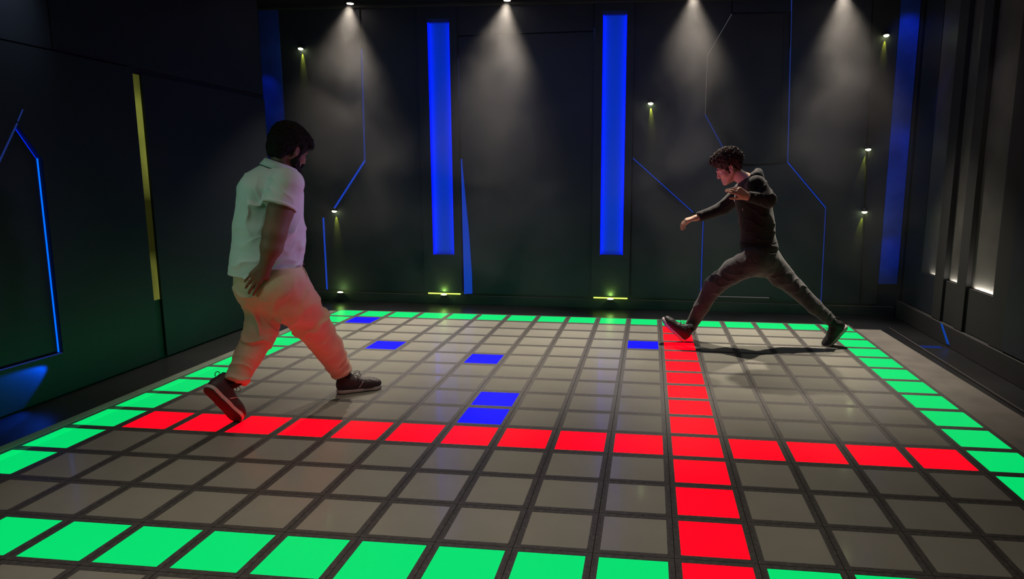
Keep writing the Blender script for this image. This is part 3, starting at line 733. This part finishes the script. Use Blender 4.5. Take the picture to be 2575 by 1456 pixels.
# polo shirt
lo, hi = bounds([p(590, 400, .3), p(770, 700, -.3), p(770, 700, .3), p(590, 400, -.3)], .07)
f = Field(lo, hi, .0042); hv = np.array(A.h)
f.cone(p(696, 432), p(686, 470), .070, .120, .05)
f.cone(sR, sL, .082, .082, .05)
f.cone(p(684, 490), p(679, 595), R(67), R(72), .05, sc=(hv, .92)); f.cone(p(679, 595), p(671, 660), R(72), R(73), .05, sc=(hv, .92))
f.cone(p(671, 655), p(664, 720), R(73), R(78), .04, sc=(hv, .92))
f.cone(p(640, 480), p(632, 560), R(30), R(28), .06, sc=(hv, 2.2))
f.cone(sR, p(703, 520, -.20), R(34), R(35), .025, flat=2)
f.cone(sL, p(690, 520, .25), R(32), R(33), .025, flat=2)
f.plane(p(668, 697), p(600, 694) * 0 + Vector(p(664, 740) - p(668, 690)), .006)
f.ell(p(700, 424), (.062, .062, .03), None, .006, True)
V, Q = f.mesh(1)
dn = -U3; rt = A.r
V = folds(V, Q, [(p(640, 520, -.1), rt + dn * .25, .008, .16, 9), (p(640, 660, -.15), dn + rt * .3, .008, .13, 11), (p(735, 600, -.1), rt * .7 + dn, .009, .15, 10),
                 (p(722, 560, -.15), rt + dn * .5, .006, .10, 16), (p(700, 485, -.2), rt - dn * .8, .006, .08, 18), (p(740, 650, -.1), dn + rt * .6, .009, .12, 12), (p(655, 455, 0), rt + dn * .1, .005, .1, 14)], .0022, 7)
shirt = child(npmesh('polo_shirt', V, Q, M['shirt'], None), ra)
def subo(o, parent): o.parent = parent; o.matrix_parent_inverse = Matrix(); return o
def ring(c, u, v, n, ru, rv, prof, mname, nm, parent, k=36, gap=0, wob=.0):
    """band around c in the plane u,v ; prof: (radial, along n) pairs"""
    bm = bmesh.new(); rows = []
    for i in range(k + 1):
        a = gap + (2 * math.pi - 2 * gap) * i / k; d = u * math.cos(a) * ru + v * math.sin(a) * rv; dd = (u * math.cos(a) + v * math.sin(a))
        rows.append([bm.verts.new(c + d + dd * x + n * (y + wob * math.cos(a))) for x, y in prof])
    m_ = len(prof)
    for A_, B_ in zip(rows, rows[1:]):
        for j in range(m_): bm.faces.new((A_[j], B_[j], B_[(j + 1) % m_], A_[(j + 1) % m_]))
    bm.faces.new(rows[0]); bm.faces.new(rows[-1][::-1])
    return subo(bobj(nm, bm, M[mname], None, True), parent)
cn = (U3 * .92 + A.r * .36).normalized(); cu = (A.r * .95 - U3 * .3).normalized(); cu = (cu - cn * cu.dot(cn)).normalized(); cv = cn.cross(cu)
ring(p(705, 422), cu, cv, cn, .082, .086, [(-.002, .020), (.004, .026), (.010, .022), (.026, -.020), (.022, -.023), (.004, .010)], 'shirt', 'collar', shirt, gap=.28)
ring(p(705, 422), cu, cv, cn, .082, .086, [(.0255, -.0205), (.0285, -.0225), (.0265, -.0255), (.0225, -.0235)], 'piping', 'collar_piping', shirt, gap=.28)
sa = (p(703, 520, -.20) - sR).normalized(); s1 = sa.cross(A.h).normalized(); s2 = sa.cross(s1)
ring(p(703, 519, -.20), s1, s2, sa, R(35), R(35), [(-.004, -.012), (.003, -.012), (.003, .004), (-.004, .004)], 'shirt', 'sleeve_band', shirt)
# trousers
lo, hi = bounds([p(585, 670, .3), p(590, 985, -.35), p(880, 960, .35), p(800, 700, -.2)], .09)
f = Field(lo, hi, .0045)
f.cone(p(668, 672), p(672, 715), R(66), R(72), .04, sc=(hv, .95))
f.cone(hipR, p(741, 762, -.05), R(62), R(51), .04); f.cone(p(741, 762, -.05), knR, R(51), R(42), .04)
f.cone(knR, p(824, 872, .08), R(42), R(35), .03); f.cone(p(824, 872, .08), p(861, 936, .14), R(35), R(26), .02, flat=2)
f.cone(hipL, p(664, 785, .04), R(52), R(39), .03); f.cone(p(664, 785, .04), knL, R(39), R(36), .03)
f.cone(knL, p(624, 895, -.08), R(36), R(29), .02); f.cone(p(624, 895, -.08), p(592, 960, -.15), R(29), R(24), .02, flat=2)
f.plane(p(668, 668), U3, .006)
V, Q = f.mesh(1)
ax1 = anR - knR; ax2 = anL - knL
V = folds(V, Q, [(p(800, 805, 0), ax1 + rt * .05, .013, .13, 10), (p(745, 770, -.1), ax1 + U3 * .3, .009, .14, 9), (p(835, 890, .06), ax1 + rt * .2, .008, .12, 13), (p(858, 925, .1), ax1, .011, .07, 20),
                 (p(655, 790, -.05), ax2 - rt * .3, .012, .12, 11), (p(650, 845, -.1), ax2, .013, .10, 12), (p(600, 945, -.18), ax2, .010, .08, 18), (p(625, 740, -.1), U3 + rt * .3, .010, .1, 13), (p(700, 800, 0), ax2 + rt, .009, .1, 12)], .0025, 8, 2)
tr = child(npmesh('trousers', V, Q, M['chino'], None), ra)
bm = bmesh.new(); tube(bm, [p(762, 672, -.10), p(772, 690, -.12), p(771, 706, -.14), p(764, 722, -.16)], .0035); subo(bobj('pocket_edge', bm, M['chino'], None, True), tr)
hR = onZ(846, 990); tR = onZ(934, 979); hR2 = p(842, 985, .115); dirR = (Vector((tR.x, tR.y, 0)) - Vector((hR.x, hR.y, 0))).normalized()
shoe(ra, Vector((hR.x, hR.y, .002)), Vector((hR.x, hR.y, .002)) + dirR, U3, None, (M['shoe_a'], M['sole_a'], M['lace'], M['stripe_a']), .285)
sock(anR, knR, ra, 0.04)
tl = Vector((onZ(603, 1062).x, onZ(603, 1062).y, .006)); hl_ = p(533, 992, -.20)
d = (tl - hl_).normalized(); shoe(ra, tl - d * .275, tl, A.r * .58 + U3 * .42 + A.h * .72, None, (M['shoe_a'], M['sole_a'], M['lace'], M['stripe_a']), .285)
sock(anL, knL, ra, 0.04)

# =========================================================== the young man in the black hoodie
B = Who((3.50, 3.33)); p = B.p; R = B.R; rb = empty('person', (3.50, 3.33, 0))
tag(rb, 'curly-haired young man in black hoodie lunging to the left with arms out', 'person')
rt = B.r; hv = np.array(B.h)
hF, hS, hU = basis(-B.r * .86 - B.h * .30 - U3 * .42, U3 - B.r * .35); SCB = .98
HO = p(1831, 422, 0); hL = head_fn(HO, (hF, hS, hU), SCB); mm = [hF, hS, hU]
sN, sF = p(1903, 468, -.15), p(1872, 478, .16)
elN, wrN = p(1931, 503, -.24), p(1879, 494, -.31)
elF, wrF = p(1818, 523, .20), p(1750, 548, .12)
hipN, hipF = p(1897, 655, -.085), p(1930, 655, .085)
knN, anN = p(1797, 716, -.07), p(1733, 826, -.03)
knF, anF = p(2003, 727, .07), p(2093, 812, .05)
lo, hi = bounds([HO + U3 * .12, p(1690, 590, .2), p(2110, 830, .1), p(1720, 850, -.1), p(1900, 500, -.35), p(1900, 500, .3)], .09)
f = Field(lo, hi, .004)
f.cone(hL(-.03, 0, -.05), p(1880, 458, 0), .052, .056, .03); f.cone(p(1880, 456), p(1888, 480), .056, .08, .04)
f.cone(sN, sF, .062, .062, .05); f.cone(p(1893, 505), p(1906, 600), .115, .105, .05); f.cone(p(1906, 600), p(1912, 650), .105, .12, .05)
f.cone(sN, elN, .05, .043, .03); f.cone(elN, wrN, .042, .026, .02)
f.cone(sF, elF, .05, .042, .03); f.cone(elF, wrF, .042, .026, .02)
for hp, kn, an in ((hipN, knN, anN), (hipF, knF, anF)):
    f.cone(p(1912, 650), hp, .11, .09, .05); f.cone(hp, kn, .075, .052, .03); f.cone(kn, kn.lerp(an, .35), .052, .052, .03); f.cone(kn.lerp(an, .35), an.lerp(kn, .08), .050, .028, .03)
head(f, hL, (hF, hS, hU), SCB)
hand(f, wrN, p(1852, 479, -.33) - wrN, -B.h * .85 + U3 * .45 , 1, [(.15, .25, .15), (.35, .45, .25), (.5, .6, .35), (.65, .7, .4)], .98, (.55, .25), .10)
hand(f, wrF, p(1722, 556, .10) - wrF, U3 * .9 - B.r * .2 - B.h * .25, -1, [(.45, .5, .3), (.55, .55, .35), (.6, .6, .35), (.65, .6, .4)], .98, (.45, .55), .08)
V, Q = f.mesh(1); child(npmesh('body', V, Q, M['skin_b'], None), rb)
eyes(B, hL, (hF, hS, hU), rb)
for s in (-1, 1):
    bm = bmesh.new(); tube(bm, [hL(.1005, s * .010, .012), hL(.0975, s * .026, .017), hL(.086, s * .045, .012)], [.0022, .0034, .0015])
    child(bobj('eyebrow', bm, M['hair'], None, True), rb)
# curly hair
f = Field(*bounds([HO], .20), .004)
f.ell(hL(-.020, 0, .050), (.112, .096, .098), mm, .02); f.ell(hL(.045, 0, .082), (.070, .075, .050), mm, .03); f.ell(hL(-.070, 0, .0), (.050, .074, .070), mm, .03)
for s in (-1, 1): f.cone(hL(.018, s * .070, .03), hL(.022, s * .064, -.035), .014, .008, .015)
f.ell(hL(.090, 0, -.055), (.060, .080, .095), mm, .01, True)
for s in (-1, 1): f.ell(hL(-.002, s * .090, -.030), (.028, .022, .045), mm, .008, True)
f.plane(hL(-.06, 0, -.060), -hU - hF * .3)
V, Q = f.mesh(1); N = normals(V, Q); V = V + N * (.006 * noise(V, 16, 3) + .003 * noise(V, 34, 5))[:, None]
child(npmesh('hair', V, Q, M['curls'], None), rb)
bm = bmesh.new(); rnd = random.Random(8)
for i in range(950):
    a = rnd.uniform(-math.pi, math.pi); e = rnd.uniform(-.30, 1.5)
    if abs(a) < 1.1 and e < .42: continue
    if abs(abs(a) - 1.5) < .5 and e < -.05: continue
    n = (hF * math.cos(a) * math.cos(e) + hS * math.sin(a) * math.cos(e) + hU * math.sin(e)).normalized()
    fr_ = rnd.uniform(.98, 1.19); g = .018 * (1 + math.cos(a)) * max(0, math.sin(e + .3))
    c0 = hL((-.018 + (.112 + g) * math.cos(a) * math.cos(e)) * fr_, .098 * math.sin(a) * math.cos(e) * fr_, .050 + .098 * math.sin(e) * fr_)
    t1 = n.cross(Vector((rnd.uniform(-1, 1), rnd.uniform(-1, 1), rnd.uniform(-1, 1)))).normalized(); t2 = n.cross(t1)
    rr = rnd.uniform(.006, .013); h0 = rnd.uniform(0, 6.28); L_ = rnd.uniform(.008, .02)
    tube(bm, [c0 + (t1 * math.cos(h0 + j * .85) + n * .9 * math.sin(h0 + j * .85)) * rr + t2 * L_ * (j / 8 - .5) for j in range(10)], [.0012] + [.0024] * 8 + [.0010], 3)
tag(child(bobj('curls', bm, M['curls'], None, True), rb), kind='stuff')
# hoodie
lo, hi = bounds([p(1740, 430, .3), p(1965, 640, -.35), p(1965, 640, .3), p(1740, 430, -.35)], .06)
f = Field(lo, hi, .0042)
f.cone(p(1881, 462), p(1890, 484), .070, .110, .05); f.cone(sN, sF, R(22), R(22), .05)
f.cone(p(1893, 500), p(1904, 565), R(43), R(38), .05, sc=(hv, 1.08)); f.cone(p(1904, 565), p(1908, 625), R(38), R(45), .05, sc=(hv, .95))
f.cone(p(1915, 480, .0), p(1920, 540, 0), R(17), R(15), .05, sc=(hv, 2.5))
f.cone(sN, elN, R(24), R(18), .03); f.cone(elN, p(1882, 494.5, -.305), R(18), R(11.5), .02, flat=2)
f.cone(sF, elF, R(23), R(18), .03); f.cone(elF, p(1757, 546, .13), R(17), R(12.5), .02, flat=2)
f.plane(p(1908, 625), -U3 + rt * .05, .01)
V, Q = f.mesh(1)
V = folds(V, Q, [(p(1920, 470, -.2), rt - U3 * .8, .008, .10, 17), (p(1935, 500, -.25), rt + U3, .009, .07, 22), (p(1905, 500, -.28), rt * 1 + U3 * .2, .006, .07, 20), (p(1835, 520, .1), rt * .8 - U3, .008, .10, 16), (p(1780, 540, .1), rt, .005, .08, 20),
                 (p(1905, 545, -.15), U3 + rt * .5, .008, .12, 13), (p(1910, 605, -.15), U3 + rt * .15, .007, .10, 15), (p(1945, 590, -.05), U3 - rt * .2, .006, .1, 15)], .0022, 8, 4, .62)
hd = child(npmesh('hoodie', V, Q, M['hoodie'], None), rb)
f = Field(*bounds([p(1898, 440)], .17), .004)
hp_ = [p(1866, 474, -.05), p(1880, 462, -.085), p(1897, 447, -.075), p(1908, 437, -.02), p(1905, 436, .05), p(1885, 452, .09), p(1868, 470, .06)]
for a_, b_ in zip(hp_, hp_[1:]): f.cone(a_ + U3 * .014, b_ + U3 * .014, .025, .028, .015)
f.cone(p(1903, 443, -.05), p(1908, 452, .03), .040, .040, .03); f.cone(p(1906, 446, .0), p(1913, 470, 0), .045, .030, .03, sc=(hv, 1.8))
V, Q = f.mesh(1); V = folds(V, Q, [(p(1900, 440, -.05), rt + U3, .006, .1, 22)], .002, 12, 1, .5)
subo(npmesh('hood', V, Q, M['hoodie'], None), hd)
def cuff(c, ax, r, nm, w_=.05):
    ax = ax.normalized(); u = ax.cross(U3).normalized(); v = ax.cross(u)
    ring(c, u, v, ax, r, r, [(-.004, -w_), (.003, -w_), (.0045, -w_ / 2), (.003, 0), (-.006, 0)], 'hoodie', nm, hd)
cuff(p(1881, 494.3, -.306), p(1881, 494.3, -.306) - elN, R(11.5), 'cuff'); cuff(p(1756, 546.4, .13), p(1756, 546.4, .13) - elF, R(12.5), 'cuff')
ring(p(1908, 626), rt, B.h, (-U3 + rt * .05).normalized(), R(44.5), R(41), [(-.004, -.05), (.003, -.05), (.005, -.025), (.002, .004), (-.008, .004)], 'hoodie', 'waistband', hd)
bm = bmesh.new(); tube(bm, [p(1862, 500, -.1), p(1865, 512, -.11), p(1868, 530, -.115)], .003); subo(bobj('zip_pull', bm, M['metal'], None, True), hd)
# jeans
lo, hi = bounds([p(1720, 840, -.2), p(2110, 830, .2), p(1960, 620, .25), p(1900, 620, -.25)], .08)
f = Field(lo, hi, .0042)
f.cone(p(1908, 622), p(1913, 652), R(41), R(45), .04, sc=(hv, .9))
f.cone(hipN, p(1847, 680, -.08), R(37), R(29), .04); f.cone(p(1847, 680, -.08), knN, R(29), R(24), .03)
f.cone(knN, p(1764, 772, -.05), R(24), R(19), .02); f.cone(p(1764, 772, -.05), p(1735, 824, -.03), R(19), R(15), .02, flat=2)
f.cone(hipF, p(1963, 692, .08), R(35), R(28), .04); f.cone(p(1963, 692, .08), knF, R(28), R(22), .03)
f.cone(knF, p(2048, 771, .06), R(22), R(18), .02); f.cone(p(2048, 771, .06), p(2092, 808, .05), R(18), R(14), .02, flat=2)
f.plane(p(1908, 618), U3, .006)
V, Q = f.mesh(1); a1 = anN - knN; a2 = anF - knF
V = folds(V, Q, [(p(1800, 712, -.12), a1 + rt * .2, .009, .10, 15), (p(1850, 690, -.15), a1 - U3 * .6, .008, .10, 14), (p(1885, 650, -.15), U3 + rt * .3, .006, .10, 14), (p(1740, 815, -.06), a1, .006, .06, 24), (p(1772, 760, -.08), a1 + rt * .6, .006, .08, 18),
                 (p(2000, 722, 0), a2 - U3 * .4, .010, .09, 17), (p(1950, 690, 0), a2 - U3, .007, .10, 14), (p(2080, 795, .02), a2, .008, .07, 22), (p(1920, 660, -.1), rt - U3 * .9, .006, .08, 18)], .002, 9, 5, .85)
jn = child(npmesh('jeans', V, Q, M['jean'], None), rb)
bm = bmesh.new(); tube(bm, [p(1925, 634, -.15), p(1938, 640, -.15), p(1950, 638, -.13)], .003); subo(bobj('pocket_edge', bm, M['jean'], None, True), jn)
bm = bmesh.new(); tube(bm, [p(1893, 666, -.185), p(1905, 645, -.175), p(1912, 632, -.16)], .002); subo(bobj('pocket_edge', bm, M['jean'], None, True), jn)
hz_ = onZ(1721, 861); hz_ = Vector((hz_.x, hz_.y, .004)); toe = p(1664, 806, (hz_ - p(1721, 861)).dot(B.h) - .03)
shoe(rb, hz_, toe, rt * .7 + U3, None, (M['shoe_b'], M['sole_a'], M['lace'], M['stripe_b']), .285, bend=.25, style=1)
sock(anN, knN, rb, 0.036)
tz = onZ(2091, 868); tz = Vector((tz.x, tz.y, .010)); hh_ = p(2141, 832, .0)
d = (tz - hh_); d = Vector((d.x, tz.y * 0 + .02, d.z)).normalized()
shoe(rb, tz - d * .20, tz, -rt * .62 + U3 * .6 - B.h * .12, None, (M['shoe_b'], M['sole_a'], M['lace'], M['stripe_b']), .285, bend=.75, style=1)
sock(anF, knF, rb, 0.036)


# ------------------------------------------------------------------ haze
hz = boxo('haze', (-1.40, 4.02, .10), (5.1, 4.845, 3.12), None)
tag(hz, 'thin drifting stage smoke in front of the back wall', 'haze', kind='stuff')
m = bpy.data.materials.new('stage_smoke'); m.use_nodes = True; nt = m.node_tree
for n in list(nt.nodes): nt.nodes.remove(n)
o = nt.nodes.new('ShaderNodeOutputMaterial'); v = nt.nodes.new('ShaderNodeVolumePrincipled')
tc = nt.nodes.new('ShaderNodeTexCoord'); n = nt.nodes.new('ShaderNodeTexNoise'); n.inputs['Scale'].default_value = 1.7; n.inputs['Detail'].default_value = 3; n.inputs['Distortion'].default_value = .6
mr = nt.nodes.new('ShaderNodeMapRange'); mr.inputs[1].default_value = .38; mr.inputs[2].default_value = .68; mr.inputs[3].default_value = .003; mr.inputs[4].default_value = .055
nt.links.new(tc.outputs['Object'], n.inputs[0]); nt.links.new(n.outputs['Fac'], mr.inputs[0]); nt.links.new(mr.outputs[0], v.inputs['Density'])
v.inputs['Color'].default_value = (.8, .8, .8, 1); v.inputs['Anisotropy'].default_value = .2
nt.links.new(v.outputs[0], o.inputs['Volume']); hz.data.materials.append(m)
